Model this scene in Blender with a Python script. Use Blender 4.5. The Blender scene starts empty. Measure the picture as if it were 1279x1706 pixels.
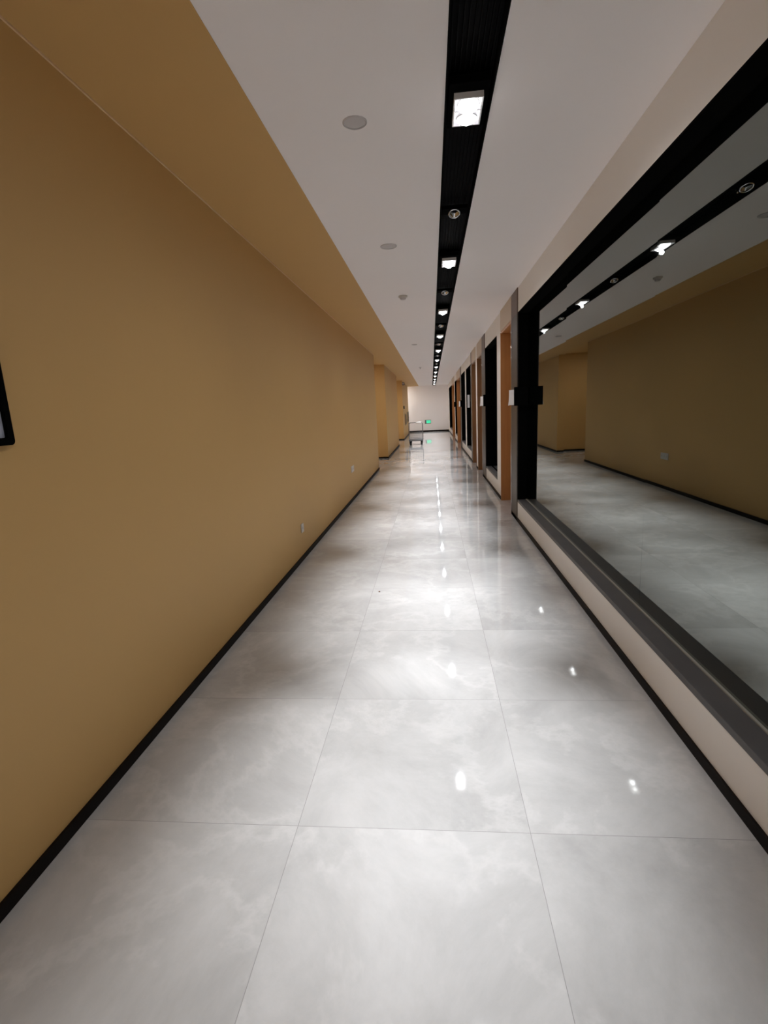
import bpy, bmesh, math, random
from mathutils import Matrix, Vector

random.seed(4)
SC = bpy.context.scene
COL = SC.collection
PI = math.pi

# ------------------------------------------------------------------ camera, world, exposure
H_EYE = 1.42
F_PX, YAW, PITCH, ROLL = 846.6, 0.101, 0.1982, -0.0504
cam = bpy.data.cameras.new('camera')
cam.sensor_fit = 'HORIZONTAL'
cam.sensor_width = 36.0
cam.lens = 36.0 * F_PX / 1279.0
cam.clip_start = 0.02
cam.clip_end = 200
cam_o = bpy.data.objects.new('camera', cam)
COL.objects.link(cam_o)
fwd = Vector((-math.sin(YAW) * math.cos(PITCH), math.cos(YAW) * math.cos(PITCH), -math.sin(PITCH)))
rt = Vector((math.cos(YAW), math.sin(YAW), 0))
up = rt.cross(fwd)
rt2 = rt * math.cos(ROLL) + up * math.sin(ROLL)
up2 = -rt * math.sin(ROLL) + up * math.cos(ROLL)
M = Matrix((rt2, up2, -fwd)).transposed().to_4x4()
M.translation = Vector((0, 0, H_EYE))
cam_o.matrix_world = M
SC.camera = cam_o

w = bpy.data.worlds.new('world')
SC.world = w
w.use_nodes = True
w.node_tree.nodes['Background'].inputs[0].default_value = (0.02, 0.02, 0.022, 1)
w.node_tree.nodes['Background'].inputs[1].default_value = 0.3

SC.view_settings.view_transform = 'Standard'
SC.view_settings.look = 'None'
SC.view_settings.exposure = 0.3
SC.view_settings.gamma = 1.0
SC.view_settings.use_curve_mapping = False
SC.cycles.max_bounces = 12
SC.cycles.diffuse_bounces = 7
SC.cycles.glossy_bounces = 5
SC.cycles.sample_clamp_indirect = 6.0
SC.cycles.use_denoising = True

# main numbers of the corridor (metres; y runs along it, the camera stands at y = 0)
XL, XR, ZC = -1.315, 1.013, 2.698      # left wall, right wall, ceiling
XB = -0.7087                           # edge of the tan ceiling strip
T1, T2 = 0.0965, 0.2973                # black slot in the ceiling
XG = 1.1196                            # glass plane
Y0, Y1 = -5.6, 31.0                    # corridor ends
ZS, ZT = 0.2686, 2.42                  # window sill top, window head
PITCH_Y = 2.42
LAMP_Y = [2.57 + PITCH_Y * k for k in range(-3, 12)]
SPOT_W = 345.0
FILL_W = 23.0
SPOT_COL = (0.94, 0.955, 1.0)
LENS_E = 7.0

# ------------------------------------------------------------------ materials
def mat(name, col, rough=0.6, metal=0.0, ior=1.5, noise=None, bump=0.0, emit=None, es=0.0, coat=0.0):
    m = bpy.data.materials.new(name)
    m.use_nodes = True
    nt = m.node_tree
    b = nt.nodes['Principled BSDF']
    b.inputs['Base Color'].default_value = (*col, 1)
    b.inputs['Roughness'].default_value = rough
    b.inputs['Metallic'].default_value = metal
    b.inputs['IOR'].default_value = ior
    if coat:
        b.inputs['Coat Weight'].default_value = coat
        b.inputs['Coat Roughness'].default_value = 0.05
    if emit:
        b.inputs['Emission Color'].default_value = (*emit, 1)
        b.inputs['Emission Strength'].default_value = es
    if noise or bump:
        tc = nt.nodes.new('ShaderNodeTexCoord')
        n = nt.nodes.new('ShaderNodeTexNoise')
        sc, amt = noise if noise else (20, 0)
        n.inputs['Scale'].default_value = sc
        n.inputs['Detail'].default_value = 5
        nt.links.new(tc.outputs['Object'], n.inputs['Vector'])
        if amt:
            mx = nt.nodes.new('ShaderNodeMix')
            mx.data_type = 'RGBA'
            mx.inputs[6].default_value = (*[c * (1 - amt) for c in col], 1)
            mx.inputs[7].default_value = (*[min(1, c * (1 + amt)) for c in col], 1)
            nt.links.new(n.outputs['Fac'], mx.inputs[0])
            nt.links.new(mx.outputs[2], b.inputs['Base Color'])
        if bump:
            n2 = nt.nodes.new('ShaderNodeTexNoise')
            n2.inputs['Scale'].default_value = 180
            nt.links.new(tc.outputs['Object'], n2.inputs['Vector'])
            bp = nt.nodes.new('ShaderNodeBump')
            bp.inputs['Strength'].default_value = bump
            bp.inputs['Distance'].default_value = 0.002
            nt.links.new(n2.outputs['Fac'], bp.inputs['Height'])
            nt.links.new(bp.outputs['Normal'], b.inputs['Normal'])
    return m

def wood(name, c1, c2):
    m = mat(name, c1, 0.38)
    nt = m.node_tree
    b = nt.nodes['Principled BSDF']
    tc = nt.nodes.new('ShaderNodeTexCoord')
    mp = nt.nodes.new('ShaderNodeMapping')
    mp.inputs['Scale'].default_value = (14, 14, 0.8)
    n = nt.nodes.new('ShaderNodeTexNoise')
    n.inputs['Scale'].default_value = 2.2
    n.inputs['Detail'].default_value = 6
    n.inputs['Distortion'].default_value = 0.6
    mx = nt.nodes.new('ShaderNodeMix')
    mx.data_type = 'RGBA'
    mx.inputs[6].default_value = (*c1, 1)
    mx.inputs[7].default_value = (*c2, 1)
    nt.links.new(tc.outputs['Object'], mp.inputs['Vector'])
    nt.links.new(mp.outputs['Vector'], n.inputs['Vector'])
    nt.links.new(n.outputs['Fac'], mx.inputs[0])
    nt.links.new(mx.outputs[2], b.inputs['Base Color'])
    return m

def floor_mat():
    m = bpy.data.materials.new('polished_floor_tile')
    m.use_nodes = True
    nt = m.node_tree
    L = nt.links.new
    N = nt.nodes.new
    b = nt.nodes['Principled BSDF']
    tc = N('ShaderNodeTexCoord')
    sep = N('ShaderNodeSeparateXYZ')
    L(tc.outputs['Object'], sep.inputs[0])

    def mth(op, a, bb=None, c=None):
        n = N('ShaderNodeMath')
        n.operation = op
        for i, v in enumerate((a, bb, c)):
            if v is None:
                continue
            if isinstance(v, (int, float)):
                n.inputs[i].default_value = v
            else:
                L(v, n.inputs[i])
        return n.outputs[0]

    TILE = 0.8
    def axis(out, off):
        u = mth('DIVIDE', mth('SUBTRACT', out, off), TILE)
        idx = mth('FLOOR', u)
        fr = mth('FRACT', u)
        d = mth('MULTIPLY', mth('MINIMUM', fr, mth('SUBTRACT', 1.0, fr)), TILE)
        return idx, d
    ix, dx = axis(sep.outputs['X'], 0.2886)
    iy, dy = axis(sep.outputs['Y'], 1.4965)
    jd = mth('MINIMUM', dx, dy)
    joint = mth('MULTIPLY', mth('LESS_THAN', jd, 0.0010), 0.8)
    # each tile gets its own piece of stone pattern
    cb = N('ShaderNodeCombineXYZ')
    L(mth('ADD', mth('MULTIPLY', ix, 3.7), sep.outputs['X']), cb.inputs[0])
    L(mth('ADD', mth('MULTIPLY', iy, 5.3), sep.outputs['Y']), cb.inputs[1])
    L(mth('MULTIPLY', mth('ADD', ix, iy), 1.9), cb.inputs[2])
    n1 = N('ShaderNodeTexNoise')
    n1.inputs['Scale'].default_value = 1.5
    n1.inputs['Detail'].default_value = 9
    n1.inputs['Roughness'].default_value = 0.7
    n1.inputs['Distortion'].default_value = 0.5
    L(cb.outputs[0], n1.inputs['Vector'])
    r1 = N('ShaderNodeValToRGB')
    r1.color_ramp.elements[0].position = 0.28
    r1.color_ramp.elements[0].color = (0.365, 0.362, 0.352, 1)
    r1.color_ramp.elements[1].position = 0.72
    r1.color_ramp.elements[1].color = (0.545, 0.542, 0.53, 1)
    L(n1.outputs['Fac'], r1.inputs[0])
    # soft pale veins
    n2 = N('ShaderNodeTexNoise')
    n2.inputs['Scale'].default_value = 1.1
    n2.inputs['Detail'].default_value = 7
    n2.inputs['Distortion'].default_value = 0.25
    n2.inputs['Roughness'].default_value = 0.62
    L(cb.outputs[0], n2.inputs['Vector'])
    v = mth('ABSOLUTE', mth('SUBTRACT', n2.outputs['Fac'], 0.5))
    vein = N('ShaderNodeMapRange')
    vein.inputs['From Min'].default_value = 0.0
    vein.inputs['From Max'].default_value = 0.03
    vein.inputs['To Min'].default_value = 0.2
    vein.inputs['To Max'].default_value = 0.0
    L(v, vein.inputs['Value'])
    mv = N('ShaderNodeMix')
    mv.data_type = 'RGBA'
    mv.inputs[7].default_value = (0.70, 0.69, 0.67, 1)
    L(vein.outputs[0], mv.inputs[0])
    L(r1.outputs[0], mv.inputs[6])
    mj = N('ShaderNodeMix')
    mj.data_type = 'RGBA'
    mj.inputs[7].default_value = (0.24, 0.235, 0.23, 1)
    L(joint, mj.inputs[0])
    L(mv.outputs[2], mj.inputs[6])
    L(mj.outputs[2], b.inputs['Base Color'])
    n3 = N('ShaderNodeTexNoise')
    n3.inputs['Scale'].default_value = 3
    L(tc.outputs['Object'], n3.inputs['Vector'])
    mr = N('ShaderNodeMapRange')
    mr.inputs['To Min'].default_value = 0.03
    mr.inputs['To Max'].default_value = 0.05
    L(n3.outputs['Fac'], mr.inputs['Value'])
    L(mr.outputs[0], b.inputs['Roughness'])
    b.inputs['IOR'].default_value = 1.5
    return m

M_FLOOR = floor_mat()
M_TAN = mat('tan_wall_paint', (0.58, 0.355, 0.125), 0.62, noise=(1.3, 0.03), bump=0.05)
M_WHITE = mat('white_ceiling_paint', (0.90, 0.862, 0.86), 0.8, noise=(0.9, 0.02))
M_OFFWHITE = mat('offwhite_wall_paint', (0.82, 0.785, 0.745), 0.65, noise=(1.5, 0.02))
M_BASE = mat('dark_brown_skirting', (0.007, 0.0045, 0.0035), 0.5, ior=1.2)
M_BLACK = mat('matt_black_metal', (0.003, 0.003, 0.003), 0.8, ior=1.05)
M_SLOT = mat('black_slot_lining', (0.003, 0.0027, 0.0027), 0.7, ior=1.12)
M_SILL = mat('dark_stone_sill', (0.085, 0.083, 0.084), 0.5, noise=(6, 0.2))
M_GLASS = mat('dark_shop_glass', (0.0015, 0.002, 0.0018), 0.012, ior=3.05)
M_GLASS.node_tree.nodes['Principled BSDF'].inputs['Specular Tint'].default_value = (0.93, 1.0, 0.95, 1)
M_GREY = mat('grey_metal_trim', (0.085, 0.075, 0.068), 0.45, metal=0.4)
M_BROWN = mat('brown_trim', (0.12, 0.07, 0.05), 0.45)
M_BEAD = mat('grey_glazing_bead', (0.32, 0.31, 0.27), 0.5)
M_WOOD = wood('orange_brown_wood', (0.36, 0.15, 0.045), (0.50, 0.24, 0.08))
M_WOOD2 = wood('dark_wood', (0.20, 0.09, 0.035), (0.30, 0.15, 0.06))
M_LINTEL = mat('beige_lintel_paint', (0.60, 0.50, 0.40), 0.6)
M_CHROME = mat('chrome', (0.75, 0.75, 0.77), 0.12, metal=1.0)
M_STEEL = mat('steel_tube', (0.22, 0.22, 0.23), 0.35, metal=0.7)
M_RUBBER = mat('black_rubber', (0.015, 0.015, 0.015), 0.6)
M_PLATFORM = mat('grey_trolley_deck', (0.09, 0.095, 0.10), 0.5)
M_PLASTIC = mat('white_plastic', (0.56, 0.52, 0.46), 0.4)
M_SOCKET = mat('socket_hole_grey', (0.15, 0.15, 0.15), 0.5)
M_PAPER = mat('white_paper', (0.82, 0.82, 0.84), 0.7)
M_DISC = mat('grey_speaker_grille', (0.56, 0.53, 0.53), 0.7)
M_BEZEL = mat('white_lamp_reflector', (0.85, 0.85, 0.87), 0.25)
M_LENS = mat('lit_led_lens', (1, 1, 1), 0.3, emit=(1.0, 0.985, 0.99), es=LENS_E)
M_GLOW = mat('bezel_glow_plate', (0.9, 0.9, 0.92), 0.4, emit=(1.0, 0.98, 1.0), es=0.9)  # emission stands for lamp light caught inside the bezel
M_LED = mat('led_core', (1, 1, 1), 0.3, emit=(1.0, 0.985, 1.0), es=90)
M_DEAD = mat('unlit_lens', (0.03, 0.03, 0.035), 0.08)
M_GREEN = mat('green_exit_panel', (0.02, 0.5, 0.28), 0.3, emit=(0.10, 0.9, 0.5), es=0.5)
M_PANEL = mat('olive_cabinet_door', (0.14, 0.10, 0.045), 0.7)
M_PANELF = mat('cabinet_frame', (0.40, 0.27, 0.13), 0.7)
M_GLINT = mat('white_handle_glint', (0.9, 0.88, 0.85), 0.3)  # white colour stands for the glint on the handle bar
M_CRUMB = mat('brown_crumb', (0.12, 0.05, 0.02), 0.8)

# ------------------------------------------------------------------ helpers
def bx(bm, x0, x1, y0, y1, z0, z1, mt=None):
    r = bmesh.ops.create_cube(bm, size=1.0)
    T = mt if mt else Matrix()
    for v in r['verts']:
        v.co = T @ Vector(((x0 + x1) / 2 + v.co.x * (x1 - x0), (y0 + y1) / 2 + v.co.y * (y1 - y0), (z0 + z1) / 2 + v.co.z * (z1 - z0)))
    return r['verts']

def cyl(bm, p, q, r, seg=16, r2=None):
    p = Vector(p); q = Vector(q)
    d = q - p
    mt = Matrix.Translation((p + q) / 2) @ d.to_track_quat('Z', 'Y').to_matrix().to_4x4()
    bmesh.ops.create_cone(bm, cap_ends=True, segments=seg, radius1=r, radius2=r if r2 is None else r2, depth=d.length, matrix=mt)

def tube(bm, pts, r, seg=10):
    pts = [Vector(p) for p in pts]
    for i in range(len(pts) - 1):
        cyl(bm, pts[i], pts[i + 1], r, seg)
    for p in pts[1:-1]:
        bmesh.ops.create_uvsphere(bm, u_segments=seg, v_segments=6, radius=r, matrix=Matrix.Translation(p))

def torus(bm, R_, r_, mt, seg=28, s2=8):
    rings = []
    for i in range(seg):
        a = 2 * PI * i / seg
        ring = []
        for j in range(s2):
            t = 2 * PI * j / s2
            ring.append(bm.verts.new(mt @ Vector(((R_ + r_ * math.cos(t)) * math.cos(a), (R_ + r_ * math.cos(t)) * math.sin(a), r_ * math.sin(t)))))
        rings.append(ring)
    for i in range(seg):
        for j in range(s2):
            bm.faces.new((rings[i][j], rings[(i + 1) % seg][j], rings[(i + 1) % seg][(j + 1) % s2], rings[i][(j + 1) % s2]))

def lathe(bm, prof, mt, seg=28):
    rings = []
    for (r, z) in prof:
        rings.append([bm.verts.new(mt @ Vector((max(r, 1e-5) * math.cos(2 * PI * i / seg), max(r, 1e-5) * math.sin(2 * PI * i / seg), z))) for i in range(seg)])
    for k in range(len(rings) - 1):
        for i in range(seg):
            bm.faces.new((rings[k][i], rings[k][(i + 1) % seg], rings[k + 1][(i + 1) % seg], rings[k + 1][i]))

def obj(name, bm, m, parent=None, bevel=0.0, smooth=False):
    me = bpy.data.meshes.new(name)
    bmesh.ops.recalc_face_normals(bm, faces=bm.faces)
    bm.to_mesh(me)
    bm.free()
    me.materials.append(m)
    o = bpy.data.objects.new(name, me)
    COL.objects.link(o)
    if parent:
        o.parent = parent
    if smooth:
        for p in me.polygons:
            p.use_smooth = True
        if hasattr(me, 'set_sharp_from_angle'):
            me.set_sharp_from_angle(angle=math.radians(38))
    if bevel:
        md = o.modifiers.new('bevel', 'BEVEL')
        md.width = bevel
        md.segments = 2
        md.limit_method = 'ANGLE'
    return o

def box(name, dims, m, parent=None, bevel=0.0, mt=None):
    bm = bmesh.new()
    bx(bm, *dims, mt)
    return obj(name, bm, m, parent, bevel)

def struct(o):
    o['kind'] = 'structure'
    return o

def empty(name, loc=(0, 0, 0)):
    o = bpy.data.objects.new(name, None)
    o.empty_display_size = 0.1
    COL.objects.link(o)
    o.location = loc
    return o

def tag(o, label, cat, group=None):
    o['label'] = label
    o['category'] = cat
    if group:
        o['group'] = group
    return o

def copy_tree(o, parent=None):
    c = o.copy()
    COL.objects.link(c)
    c.parent = parent
    for ch in list(o.children):
        copy_tree(ch, c)
    return c

# ------------------------------------------------------------------ shell
struct(box('floor', (-3.6, 1.9, Y0 - 0.2, Y1 + 0.2, -0.12, 0.0), M_FLOOR))

bm = bmesh.new()                       # white ceiling, both sides of the slot
bx(bm, XB, T1, Y0 - 0.2, Y1 + 0.2, ZC, ZC + 0.16)
bx(bm, T2, 1.9, Y0 - 0.2, Y1 + 0.2, ZC, ZC + 0.16)
struct(obj('ceiling', bm, M_WHITE))
struct(box('ceiling', (-3.6, XB, Y0 - 0.2, Y1 + 0.2, ZC - 0.003, ZC + 0.16), M_TAN))

def left_piece(y0, y1, name='wall_left'):
    return struct(box(name, (XL - 0.25, XL, y0, y1, 0, ZC - 0.003), M_TAN))
YA, YB, YC, YD, YE = 12.35, 15.1, 20.3, 24.0, 29.7
left_piece(Y0, YA)
left_piece(YB, YC)
left_piece(YD, YE)
# side passages behind the openings of the left wall
bm = bmesh.new()
bx(bm, -3.6, XL - 0.25, YA - 0.15, YA, 0, ZC - 0.003)
bx(bm, -3.6, XL - 0.25, YB, YB + 0.15, 0, ZC - 0.003)
bx(bm, -3.6, -3.45, YA, YB, 0, ZC - 0.003)
struct(obj('wall_side_passage', bm, M_TAN))
bm = bmesh.new()
bx(bm, -3.6, XL - 0.25, YC - 0.15, YC, 0, ZC - 0.003)
bx(bm, -3.6, XL - 0.25, YD, YD + 0.15, 0, ZC - 0.003)
bx(bm, -3.6, -3.45, YC, YD, 0, ZC - 0.003)
struct(obj('wall_side_lobby', bm, M_TAN))
bm = bmesh.new()
bx(bm, -3.6, XL - 0.25, YE - 0.15, YE, 0, ZC - 0.003)
bx(bm, -3.6, -3.45, YE, Y1, 0, ZC - 0.003)
struct(obj('wall_end_passage', bm, M_OFFWHITE))
struct(box('wall_back', (-3.6, 1.9, Y1, Y1 + 0.2, 0, ZC - 0.003), M_WHITE))
struct(box('wall_front', (-3.6, 1.9, Y0 - 0.2, Y0, 0, ZC - 0.003), M_OFFWHITE))

bm = bmesh.new()
BH, BT = 0.046, 0.012
for a, b_ in ((Y0, YA), (YB, YC), (YD, YE)):
    bx(bm, XL, XL + BT, a, b_ + (BT if b_ != YE else 0), 0, BH)
for y in (YB, YD):
    bx(bm, -3.45, XL + BT, y - BT, y, 0, BH)
bx(bm, -3.45, XL, YE, YE + BT, 0, BH)
struct(obj('baseboard_left', bm, M_BASE))
struct(box('baseboard_back', (-3.45, XR, Y1 - BT, Y1, 0, 0.085), M_BASE))
# thin light bead where the tan wall meets the tan ceiling strip
bm = bmesh.new()
for a, b_ in ((Y0, YA), (YB, YC), (YD, YE)):
    bx(bm, XL, XL + 0.007, a, b_, ZC - 0.010, ZC - 0.003)
struct(obj('trim_1', bm, mat('pale_tan_caulk', (0.70, 0.48, 0.27), 0.6)))

# ------------------------------------------------------------------ right wall: openings in order from the camera
WINDOWS = [(-2.37, 6.23), (8.16, 9.86), (13.28, 15.18), (15.70, 17.55), (20.75, 22.35), (25.45, 29.5)]
DOORS = [(6.66, 7.67, M_WOOD), (10.42, 11.48, M_WOOD2), (11.94, 12.98, M_WOOD2), (18.10, 20.55, M_WOOD), (22.75, 25.2, M_WOOD)]
PIERS = [(6.23, 6.66), (9.86, 10.42), (12.98, 13.28), (17.55, 18.10)]
ZD = 2.40
XW = 1.55                               # back of the deep door recesses
openings = sorted([(a, b_, 'w') for a, b_ in WINDOWS] + [(a, b_, 'd') for a, b_, _ in DOORS])
bm = bmesh.new()
cur = Y0
for a, b_, k in openings:
    if a - cur > 1e-4:
        bx(bm, XR, 1.8, cur, a, 0, ZC - 0.001)
    if k == 'w':
        bx(bm, XR, 1.8, a, b_, 0, ZS - 0.03)
        bx(bm, XR, 1.8, a, b_, ZT + 0.012, ZC - 0.001)
    else:
        bx(bm, XR, 1.8, a, b_, ZD + 0.02, ZC - 0.001)
    cur = b_
bx(bm, XR, 1.8, cur, Y1, 0, ZC - 0.001)
struct(obj('wall_right', bm, M_OFFWHITE))
bm = bmesh.new()
cur = Y0
for a, b_, k in openings:
    if k == 'd':
        bx(bm, XR - 0.010, XR, cur, a, 0, BH)
        cur = b_
bx(bm, XR - 0.010, XR, cur, Y1 - BT, 0, BH)
struct(obj('baseboard_right', bm, M_BASE))

for n, (a, b_) in enumerate(WINDOWS):
    e = struct(empty('window_%d' % (n + 1), (XR, b_, 0)))
    def P(name, dims, m, bevel=0, mt=None):
        x0, x1, y0, y1, z0, z1 = dims
        return box(name, (x0 - XR, x1 - XR, y0 - b_, y1 - b_, z0, z1), m, e, bevel, mt)
    P('window_sill', (XR - 0.002, XG + 0.10, a, b_, ZS - 0.03, ZS), M_SILL, 0.002)
    P('window_head', (XR + 0.0, XG + 0.10, a, b_, ZT, ZT + 0.012), M_BLACK)
    P('window_jamb', (XR + 0.0, XG + 0.10, b_ - 0.006, b_, ZS, ZT), M_BLACK)
    P('window_jamb', (XR + 0.0, XG + 0.10, a, a + 0.006, ZS, ZT), M_BLACK)
    P('glazing_bead', (XG - 0.012, XG - 0.0005, a + 0.006, b_ - 0.006, ZS, ZS + 0.006), M_BEAD if n == 0 else M_BLACK)
    # panes of about 1.72 m, counted from the far jamb
    y = b_ - 0.006
    k = 0
    while y > a + 0.05:
        ny = max(y - 1.716, a + 0.006)
        if ny - a < 0.3:
            ny = a + 0.006
        bm = bmesh.new()
        hy = (y - ny) / 2 - 0.0015
        bx(bm, 0, 0.010, -hy, hy, ZS + 0.001, ZT - 0.001)
        g = obj('glass_pane', bm, M_GLASS, e)
        g.location = (XG - XR, (y + ny) / 2 - b_, 0)
        tilt = {0: 0.22, 1: 0.0, 2: -0.08}.get(k, 0.03) if n == 0 else 0
        g.rotation_euler = (0, math.radians(tilt), 0)
        bmj = bmesh.new()
        if ny > a + 0.05:
            bx(bmj, 0.001, 0.012, -0.003, 0.003, ZS, ZT)
            j = obj('pane_joint', bmj, mat('dark_silicone', (0.02, 0.021, 0.02), 0.5) if k == 0 and n == 0 else bpy.data.materials['dark_silicone'], e)
            j.location = (XG - XR, ny - b_, 0)
        else:
            bmj.free()
        y = ny
        k += 1

for n, (a, b_, wm) in enumerate(DOORS):
    e = struct(empty('door_%d' % (n + 1), (XR, b_, 0)))
    def P(name, dims, m, bevel=0):
        x0, x1, y0, y1, z0, z1 = dims
        return box(name, (x0 - XR, x1 - XR, y0 - b_, y1 - b_, z0, z1), m, e, bevel)
    P('door_jamb', (XR - 0.012, XW, b_ - 0.025, b_, 0, ZD), wm)
    P('door_jamb', (XR - 0.004, XW, a, a + 0.025, 0, ZD), wm)
    P('door_head', (XR - 0.004, XW, a + 0.025, b_ - 0.025, ZD - 0.012, ZD + 0.02), wm)
    P('lintel_panel', (XR - 0.012, XR - 0.0005, a, b_, ZD + 0.02, ZC - 0.004), M_LINTEL)
    lf = P('door_leaf', (XW - 0.045, XW, a + 0.025, b_ - 0.025, 0.006, ZD - 0.012), wm, 0.002)
    bm = bmesh.new()
    yy = a + 0.12 - b_
    cyl(bm, (XW - 0.045 - XR, yy, 1.0), (XW - 0.10 - XR, yy, 1.0), 0.009)
    cyl(bm, (XW - 0.095 - XR, yy, 1.0), (XW - 0.095 - XR, yy + 0.12, 1.0), 0.009)
    h = obj('door_handle', bm, M_CHROME, e)
    h.parent = lf

for n, (a, b_) in enumerate(PIERS):
    e = struct(empty('trim_%d' % (n + 2), (XR, a, 0)))
    L_ = b_ - a
    box('trim_cladding', (-0.010, 0.0, 0.0, L_, 0, ZT - 0.001), M_GREY, e, 0.001)
    box('trim_cap', (-0.010, 0.0, 0.0, L_, ZT, ZC - 0.002), M_BROWN, e, 0.001)
    box('trim_edge', (-0.016, -0.010, L_ - 0.022, L_, 0.0, ZD), M_CHROME if n < 3 else M_GREY, e, 0.001)

# ------------------------------------------------------------------ black slot in the ceiling
slot = tag(empty('lighting_slot', ((T1 + T2) / 2, 0, ZC)), 'long black ribbed lighting slot recessed along the white ceiling', 'light track')
hw = (T2 - T1) / 2
bm = bmesh.new()
SD = 0.075
bx(bm, -hw, -hw + 0.004, Y0, Y1, -0.004, SD)
bx(bm, hw - 0.004, hw, Y0, Y1, -0.004, SD)
bx(bm, -hw + 0.004, hw - 0.004, Y0, Y1, SD - 0.005, SD)
obj('channel', bm, M_SLOT, slot)
bm = bmesh.new()
for i in range(9):
    x = -hw + 0.02 + i * (2 * hw - 0.04) / 8
    bx(bm, x - 0.0025, x + 0.0025, Y0, Y1, SD - 0.022, SD - 0.005)
r = obj('rib', bm, M_SLOT, slot)

# ------------------------------------------------------------------ twin spotlights in the slot
def add_spot(parent, loc, aim, gain=1.0, size=45.5, watts=SPOT_W):
    li = bpy.data.lights.new('spot_beam', 'SPOT')
    li.energy = watts * gain
    li.color = SPOT_COL
    li.spot_size = math.radians(size)
    li.spot_blend = 1.0
    li.shadow_soft_size = 0.018
    o = bpy.data.objects.new('spot_beam', li)
    COL.objects.link(o)
    o.parent = parent
    o.location = loc
    o.rotation_euler = Vector(aim).to_track_quat('-Z', 'Y').to_euler()
    return o

def make_twin():
    t = empty('twin_spotlight')
    bm = bmesh.new()                       # black gear tray behind the heads
    bx(bm, -0.085, 0.085, -0.17, 0.17, 0.012, 0.045)
    obj('gear_tray', bm, M_BLACK, t, 0.002)
    # white square bezel, an open frame
    bm = bmesh.new()
    W, L2, tk = 0.062, 0.108, 0.006
    bx(bm, -W, -W + tk, -L2, L2, -0.012, 0.014)
    bx(bm, W - tk, W, -L2, L2, -0.012, 0.014)
    bx(bm, -W + tk, W - tk, -L2, -L2 + tk, -0.012, 0.014)
    bx(bm, -W + tk, W - tk, L2 - tk, L2, -0.012, 0.014)
    bx(bm, -W + tk, W - tk, -0.003, 0.003, -0.006, 0.014)
    obj('bezel', bm, M_BEZEL, t)
    bm = bmesh.new()
    bx(bm, -W + tk, W - tk, -L2 + tk, L2 - tk, 0.008, 0.012)
    obj('glow_plate', bm, M_GLOW, t)  # glowing plate added behind the heads so the bezel looks lit
    for s in (-1, 1):
        c = Vector((0, s * 0.052, -0.004))
        tilt = Matrix.Translation(c) @ Matrix.Rotation(math.radians(-13 if s < 0 else 0), 4, 'X')
        bm = bmesh.new()
        lathe(bm, [(0.0, 0.008), (0.047, 0.008), (0.049, -0.006), (0.046, -0.010), (0.044, -0.006)], tilt)
        hd = obj('lamp_head', bm, M_BEZEL, t, smooth=True)
        bm = bmesh.new()
        lathe(bm, [(0.0, -0.026), (0.020, -0.024), (0.036, -0.016), (0.045, -0.004)], tilt)
        ln = obj('lens', bm, M_LENS, hd, smooth=True)
        bm = bmesh.new()
        lathe(bm, [(0.019, -0.022), (0.017, -0.0262), (0.009, -0.028), (0.0, -0.0285)], tilt)
        obj('led_core', bm, M_LED, hd, smooth=True)
    return t

def fresh_spots(t, y):
    # two beams, one leaning back towards the camera's end, one leaning on
    for s in (-1, 1):
        add_spot(t, (0, s * 0.052, -0.052), (-0.115 + random.uniform(-.03, .03), s * 0.235, -1), 0.42 if abs(y - 0.15) < 0.1 else 1.0)
    add_spot(t, (0, 0, -0.056), (0, 0, -1), 1.0, 168, FILL_W)  # wide fill beam added under each lamp to lift the ambient light

ordinal = ['first', 'second', 'third', 'fourth', 'fifth', 'sixth', 'seventh', 'eighth', 'ninth', 'tenth', 'eleventh', 'twelfth']
proto = make_twin()
XT = (T1 + T2) / 2
for i, y in enumerate(LAMP_Y):
    o = proto if i == 0 else copy_tree(proto)
    o.location = (XT, y, ZC - 0.002)
    k = i - 3
    if k < 0:
        lab = 'lit twin spotlight in the ceiling slot, %s behind the viewpoint' % ['third', 'second', 'nearest'][i]
    elif k == 0:
        lab = 'nearest and largest lit twin spotlight with square white frame in the ceiling slot'
    elif k == 11:
        lab = 'farthest tiny lit spotlight in the ceiling slot, against the end wall'
    else:
        lab = 'lit spotlight in the ceiling slot, %s of twelve counted from the camera' % ordinal[k]
    tag(o, lab, 'light', 'lit twin spotlights in the ceiling slot')
for o in [c for c in COL.objects if c.name.startswith('twin_spotlight')]:
    fresh_spots(o, o.location.y)

# panel lights added out of view in the passages, brightening the far end
def unseen_panel_light(x, y, watts, lab):
    e = tag(empty('unseen_panel_light', (x, y, ZC - 0.003)), lab, 'light', 'unseen panel lights of the side passages')
    bm = bmesh.new()
    for s in (-1, 1):
        bx(bm, s * 0.29 - 0.01, s * 0.29 + 0.01, -0.30, 0.30, -0.012, 0)
        bx(bm, -0.28, 0.28, s * 0.29 - 0.01, s * 0.29 + 0.01, -0.012, 0)
    obj('panel_frame', bm, M_PLASTIC, e)
    bm = bmesh.new()
    bx(bm, -0.28, 0.28, -0.28, 0.28, -0.008, 0)
    d = obj('glow_plate', bm, mat('lit_diffuser', (0.9, 0.9, 0.9), 0.4, emit=(1.0, 0.97, 0.92), es=watts), e)
unseen_panel_light(-2.3, 13.7, 14, 'unseen square ceiling panel light inside the first side passage')
unseen_panel_light(-2.3, 22.1, 22, 'unseen square ceiling panel light inside the second side passage')
unseen_panel_light(-2.1, 30.3, 18, 'unseen square ceiling panel light at the left turn by the end wall')

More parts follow.
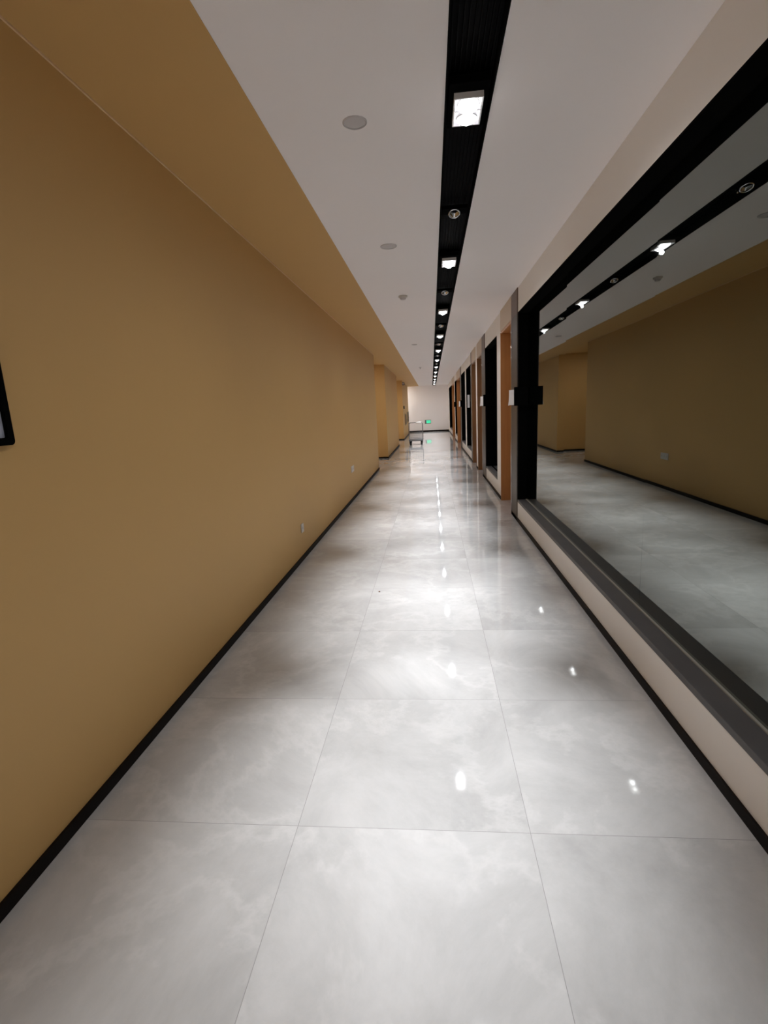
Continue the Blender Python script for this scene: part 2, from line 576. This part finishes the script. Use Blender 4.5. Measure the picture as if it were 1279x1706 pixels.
# small unlit eyeball fittings halfway between the lit ones
def make_eye():
    t = empty('eyeball_fitting')
    mt = Matrix.Translation((0, 0, -0.006)) @ Matrix.Rotation(math.radians(-24), 4, 'X')
    bm = bmesh.new()
    bx(bm, -0.085, 0.085, -0.05, 0.05, 0.006, 0.03)
    obj('mounting_plate', bm, M_BLACK, t, 0.002)
    bm = bmesh.new()
    torus(bm, 0.036, 0.005, mt)
    obj('ring', bm, M_CHROME, t, smooth=True)
    bm = bmesh.new()
    lathe(bm, [(0.035, 0.0), (0.028, 0.010), (0.018, 0.016)], mt)
    obj('reflector', bm, M_CHROME, t, smooth=True)
    bm = bmesh.new()
    lathe(bm, [(0.0, 0.014), (0.012, 0.0145), (0.018, 0.017)], mt)
    obj('lens', bm, M_DEAD, t, smooth=True)
    bm = bmesh.new()
    lathe(bm, [(0.0, -0.012), (0.006, -0.011), (0.008, -0.004), (0.008, 0.030)], Matrix.Translation((0.012, 0.075, 0.0)))
    obj('fixing_screw', bm, M_CHROME, t, smooth=True)
    return t
eye = make_eye()
for i in range(10):
    o = eye if i == 0 else copy_tree(eye)
    o.location = (XT - 0.004, 3.78 + PITCH_Y * i, ZC - 0.002)
    if i == 0:
        lab = 'nearest small round unlit chrome fitting in the ceiling slot'
    else:
        lab = 'small unlit chrome fitting in the ceiling slot, between the %s and %s lit spotlights' % (ordinal[i], ordinal[i + 1])
    tag(o, lab, 'fitting', 'unlit round fittings in the ceiling slot')

# ------------------------------------------------------------------ ceiling discs and detector
def disc(y, x, r, lab):
    e = tag(empty('ceiling_speaker', (x, y, ZC)), lab, 'speaker', 'round fittings on the white ceiling')
    bm = bmesh.new()
    lathe(bm, [(r, 0.0), (r, -0.003), (r * 0.92, -0.006), (r * 0.86, -0.004)], Matrix())
    obj('rim', bm, M_DISC, e, smooth=True)
    bm = bmesh.new()
    lathe(bm, [(r * 0.86, -0.002), (r * 0.5, -0.005), (0, -0.006)], Matrix())
    obj('grille', bm, M_DISC, e, smooth=True)
disc(2.58, -0.305, 0.056, 'faint grey round ceiling speaker nearest the camera, left of the slot')
disc(4.39, -0.301, 0.066, 'grey round ceiling speaker just before the small smoke detector')
disc(10.9, -0.305, 0.060, 'faint grey round ceiling speaker far down the corridor')
e = tag(empty('smoke_detector', (-0.288, 6.25, ZC)), 'small white smoke detector hanging under the white ceiling', 'smoke detector')
bm = bmesh.new(); lathe(bm, [(0.052, 0), (0.052, -0.014), (0.046, -0.02), (0.03, -0.022)], Matrix())
obj('base', bm, M_PLASTIC, e, smooth=True)
bm = bmesh.new(); lathe(bm, [(0.036, -0.02), (0.034, -0.034), (0.026, -0.042), (0, -0.044)], Matrix())
obj('sensor_dome', bm, M_DISC, e, smooth=True)
e = tag(empty('sprinkler_head', (-0.313, 16.95, ZC)), 'tiny dark ceiling sprinkler far off, left of the slot', 'sprinkler')
bm = bmesh.new(); lathe(bm, [(0.045, 0), (0.045, -0.008), (0.012, -0.012), (0.012, -0.04), (0.03, -0.046), (0, -0.05)], Matrix())
obj('sprinkler_body', bm, M_DISC, e, smooth=True)

# ------------------------------------------------------------------ sign boxes with paper on the grey piers
def sign(y, lab, paper=True, n=0):
    e = tag(empty('sign_box', (XR, y, 1.39)), lab, 'sign', 'black sign boxes on the right wall')
    dx = 0.046
    box('sign_case', (-dx, XG - XR - 0.001, -0.075, -0.002, 0, 0.212), M_BLACK, e, 0.002)
    if paper:
        bm = bmesh.new()
        rows, cols = 8, 5
        vs = []
        for i in range(rows):
            t = i / (rows - 1)
            row = []
            for j in range(cols):
                s = j / (cols - 1)
                curl = (1 - t) ** 3 * 0.012 * s
                row.append(bm.verts.new((-dx - 0.0015 - 0.036 * s ** 1.4 - curl, -0.004 + 0.13 * s, 0.010 + t * 0.175 - (0.006 if j == cols - 1 and i == 0 else 0))))
            vs.append(row)
        for i in range(rows - 1):
            for j in range(cols - 1):
                bm.faces.new((vs[i][j], vs[i][j + 1], vs[i + 1][j + 1], vs[i + 1][j]))
        o = obj('paper_sheet', bm, M_PAPER, e, smooth=True)
        md = o.modifiers.new('thick', 'SOLIDIFY')
        md.thickness = 0.0012
sign(6.224, 'black sign box with curling white paper, nearest, at end of the long window')
sign(9.854, 'black sign box with white paper beside the second window')
sign(17.54, 'far black sign box with white paper at the fourth window')
sign(22.34, 'farthest and smallest black sign box, near the corridor end', False)
nt_ = tag(box('paper_notice', (XR + 0.03, XR + 0.09, 15.166, 15.172, 1.36, 1.72), M_PAPER), 'narrow white paper notice on the black side of the third window', 'paper')

# ------------------------------------------------------------------ left wall things
e = tag(empty('framed_notice', (XL, 1.487, 1.37)), 'black rounded frame with pale panel, cut off at left edge of the picture', 'picture frame')
bm = bmesh.new()
fw, fh, tk = 0.30, 0.42, 0.022
def rrect(w_, h_, r_, n=5):
    out = []
    for cx, cy, a0 in ((w_ / 2 - r_, h_ / 2 - r_, 0), (-w_ / 2 + r_, h_ / 2 - r_, 90), (-w_ / 2 + r_, -h_ / 2 + r_, 180), (w_ / 2 - r_, -h_ / 2 + r_, 270)):
        for i in range(n + 1):
            a = math.radians(a0 + 90 * i / n)
            out.append((cx + r_ * math.cos(a), cy + r_ * math.sin(a)))
    return out
outer = rrect(fw, fh, 0.014)
inner = rrect(fw - 0.046, fh - 0.046, 0.004)
def ring_pts(pts, x):
    return [bm.verts.new((x, -fw / 2 + p[0], fh / 2 + p[1])) for p in pts]
o0 = ring_pts(outer, 0.0); o1 = ring_pts(outer, tk); i1 = ring_pts(inner, tk); i0 = ring_pts(inner, 0.008)
nn = len(outer)
for A, B in ((o0, o1), (o1, i1), (i1, i0)):
    for i in range(nn):
        bm.faces.new((A[i], A[(i + 1) % nn], B[(i + 1) % nn], B[i]))
bm.faces.new(o0)
obj('frame', bm, M_BLACK, e, 0.002)
box('panel', (0.004, 0.009, -fw + 0.022, -0.022, 0.022, fh - 0.022), mat('pale_blue_panel', (0.5, 0.52, 0.62), 0.3), e)

def socket(y, z, wd, ht, n, lab):
    e = tag(empty('wall_socket', (XL, y, z)), lab, 'socket', 'white sockets low on the tan wall')
    box('plate', (0.0, 0.009, -wd / 2, wd / 2, -ht / 2, ht / 2), M_PLASTIC, e, 0.003)
    for k in range(n):
        bm = bmesh.new()
        c = (k - (n - 1) / 2) * wd / n
        bx(bm, 0.0085, 0.0096, c - 0.008, c - 0.005, -0.012, 0.008)
        bx(bm, 0.0085, 0.0096, c + 0.005, c + 0.008, -0.012, 0.008)
        bx(bm, 0.0085, 0.0096, c - 0.0015, c + 0.0015, 0.012, 0.022)
        obj('socket_slots', bm, M_SOCKET, e)
socket(4.82, 0.31, 0.086, 0.086, 1, 'small single white socket low on the tan wall, nearer one')
socket(8.2, 0.50, 0.26, 0.10, 3, 'wider white triple socket plate low on the tan wall, farther one')

def cabinet(y0, y1, z0, z1, lab):
    e = tag(empty('hydrant_cabinet', (XL, y0, z0)), lab, 'cabinet', 'olive cabinets at the far end of the left wall')
    W_, H_ = y1 - y0, z1 - z0
    bm = bmesh.new()
    bx(bm, 0, 0.025, 0, 0.04, 0, H_); bx(bm, 0, 0.025, W_ - 0.04, W_, 0, H_)
    bx(bm, 0, 0.025, 0.04, W_ - 0.04, 0, 0.04); bx(bm, 0, 0.025, 0.04, W_ - 0.04, H_ - 0.04, H_)
    obj('cabinet_frame', bm, M_PANELF, e)
    d = box('cabinet_door', (0, 0.018, 0.04, W_ - 0.04, 0.04, H_ - 0.04), M_PANEL, e)
    bm = bmesh.new(); cyl(bm, (0.018, W_ - 0.12, H_ / 2 - 0.04), (0.018 + 0.022, W_ - 0.12, H_ / 2 - 0.04), 0.014)
    obj('knob', bm, M_CHROME, d)
cabinet(25.35, 26.75, 0.62, 1.18, 'narrow olive wall cabinet, nearer of the two beyond the trolley')
cabinet(27.7, 29.55, 0.68, 1.26, 'darker olive wall cabinet, farther one next to the end wall')
e = tag(empty('exit_speaker', (XL, 24.35, 2.50)), 'small dark box high on the far left wall corner', 'speaker')
box('casing', (0, 0.10, -0.12, 0.12, 0, 0.12), M_RUBBER, e, 0.006)
bm = bmesh.new(); lathe(bm, [(0.045, 0), (0.04, 0.004), (0, 0.005)], Matrix.Translation((0.05, -0.12, 0.06)) @ Matrix.Rotation(PI / 2, 4, 'X'))
obj('face', bm, M_DISC, e)
e = tag(empty('card_reader', (XL, 24.6, 1.42)), 'small dark card reader on the far left wall', 'card reader')
box('casing', (0, 0.05, -0.07, 0.07, 0, 0.13), M_RUBBER, e, 0.006)
box('screen', (0.05, 0.052, -0.05, 0.05, 0.06, 0.11), M_SOCKET, e)

# ------------------------------------------------------------------ low green exit sign on the end wall
e = tag(empty('exit_sign', (-0.22, Y1, 0.50)), 'small glowing green exit sign low on the white end wall', 'exit sign')
box('sign_casing', (-0.19, 0.17, -0.03, 0.0, -0.02, 0.20), M_SOCKET, e, 0.004)
box('lit_panel', (-0.10, 0.16, -0.034, -0.03, 0.0, 0.18), M_GREEN, e)

# ------------------------------------------------------------------ platform trolley
tr = tag(empty('platform_trolley', (-0.64, 20.55, 0.0)), 'grey platform trolley with tall wire-filled handles parked by the left wall', 'trolley')
LW, LD = 0.28, 0.42        # half width (x), half length (y)
ZD0 = 0.155
bm = bmesh.new()
bx(bm, -LW, LW, -LD, LD, ZD0, ZD0 + 0.035)
obj('platform', bm, M_PLATFORM, tr, 0.006)
bm = bmesh.new()
tube(bm, [(-LW + .01, -LD, ZD0 + 0.10), (LW - .01, -LD, ZD0 + 0.10), (LW - .01, LD, ZD0 + 0.10), (-LW + .01, LD, ZD0 + 0.10), (-LW + .01, -LD, ZD0 + 0.10)], 0.010)
obj('rim_rail', bm, M_STEEL, tr, smooth=True)
for sy in (-1, 1):
    y = sy * (LD - 0.02)
    top = 0.872 if sy < 0 else 0.84
    bm = bmesh.new()
    tube(bm, [(-LW + .01, y, ZD0 + .03), (-LW + .01, y, top - 0.04), (-LW + .05, y, top), (LW - .05, y, top), (LW - .01, y, top - 0.04), (LW - .01, y, ZD0 + .03)], 0.010)
    hd = obj('handle', bm, M_STEEL, tr, smooth=True)
    bm = bmesh.new()
    cyl(bm, (0.02, y, top), (LW - 0.055, y, top), 0.03)
    obj('handle_glint', bm, M_GLINT, hd, smooth=True)  # painted glint along the top bar, as a white sleeve
    bm = bmesh.new()
    for i in range(1, 8):
        x = -LW + .01 + i * (2 * LW - .02) / 8
        cyl(bm, (x, y, ZD0 + .03), (x, y, 0.52), 0.003, 6)
    for z in (0.30, 0.375, 0.45, 0.52):
        cyl(bm, (-LW + .01, y, z), (LW - .01, y, z), 0.0035, 6)
    obj('wire_panel', bm, M_STEEL, hd)
for sx in (-1, 1):
    for sy in (-1, 1):
        cx, cy = sx * (LW - 0.06), sy * (LD - 0.08)
        bm = bmesh.new()
        bx(bm, cx - 0.045, cx + 0.045, cy - 0.045, cy + 0.045, ZD0 - 0.008, ZD0)
        for s in (-1, 1):
            bx(bm, cx + s * 0.035 - 0.004, cx + s * 0.035 + 0.004, cy - 0.025, cy + 0.025, 0.05, ZD0 - 0.008)
        cs = obj('caster_fork', bm, M_RUBBER, tr)
        bm = bmesh.new()
        cyl(bm, (cx - 0.028, cy, 0.070), (cx + 0.028, cy, 0.070), 0.070, 24)
        obj('wheel', bm, M_RUBBER, cs, smooth=True)
        bm = bmesh.new()
        cyl(bm, (cx - 0.042, cy, 0.070), (cx + 0.042, cy, 0.070), 0.012, 12)
        obj('axle', bm, M_STEEL, cs, smooth=True)

# a crumb on the tiles
bm = bmesh.new()
bmesh.ops.create_icosphere(bm, subdivisions=2, radius=0.006, matrix=Matrix.Translation((-0.456, 3.823, 0.0025)) @ Matrix.Diagonal((1.2, 1.6, 0.45, 1)))
for v in bm.verts:
    v.co += Vector((random.uniform(-1, 1), random.uniform(-1, 1), 0)) * 0.0008
tag(obj('crumb', bm, M_CRUMB), 'tiny brown crumb lying alone on the grey tiles', 'crumb')
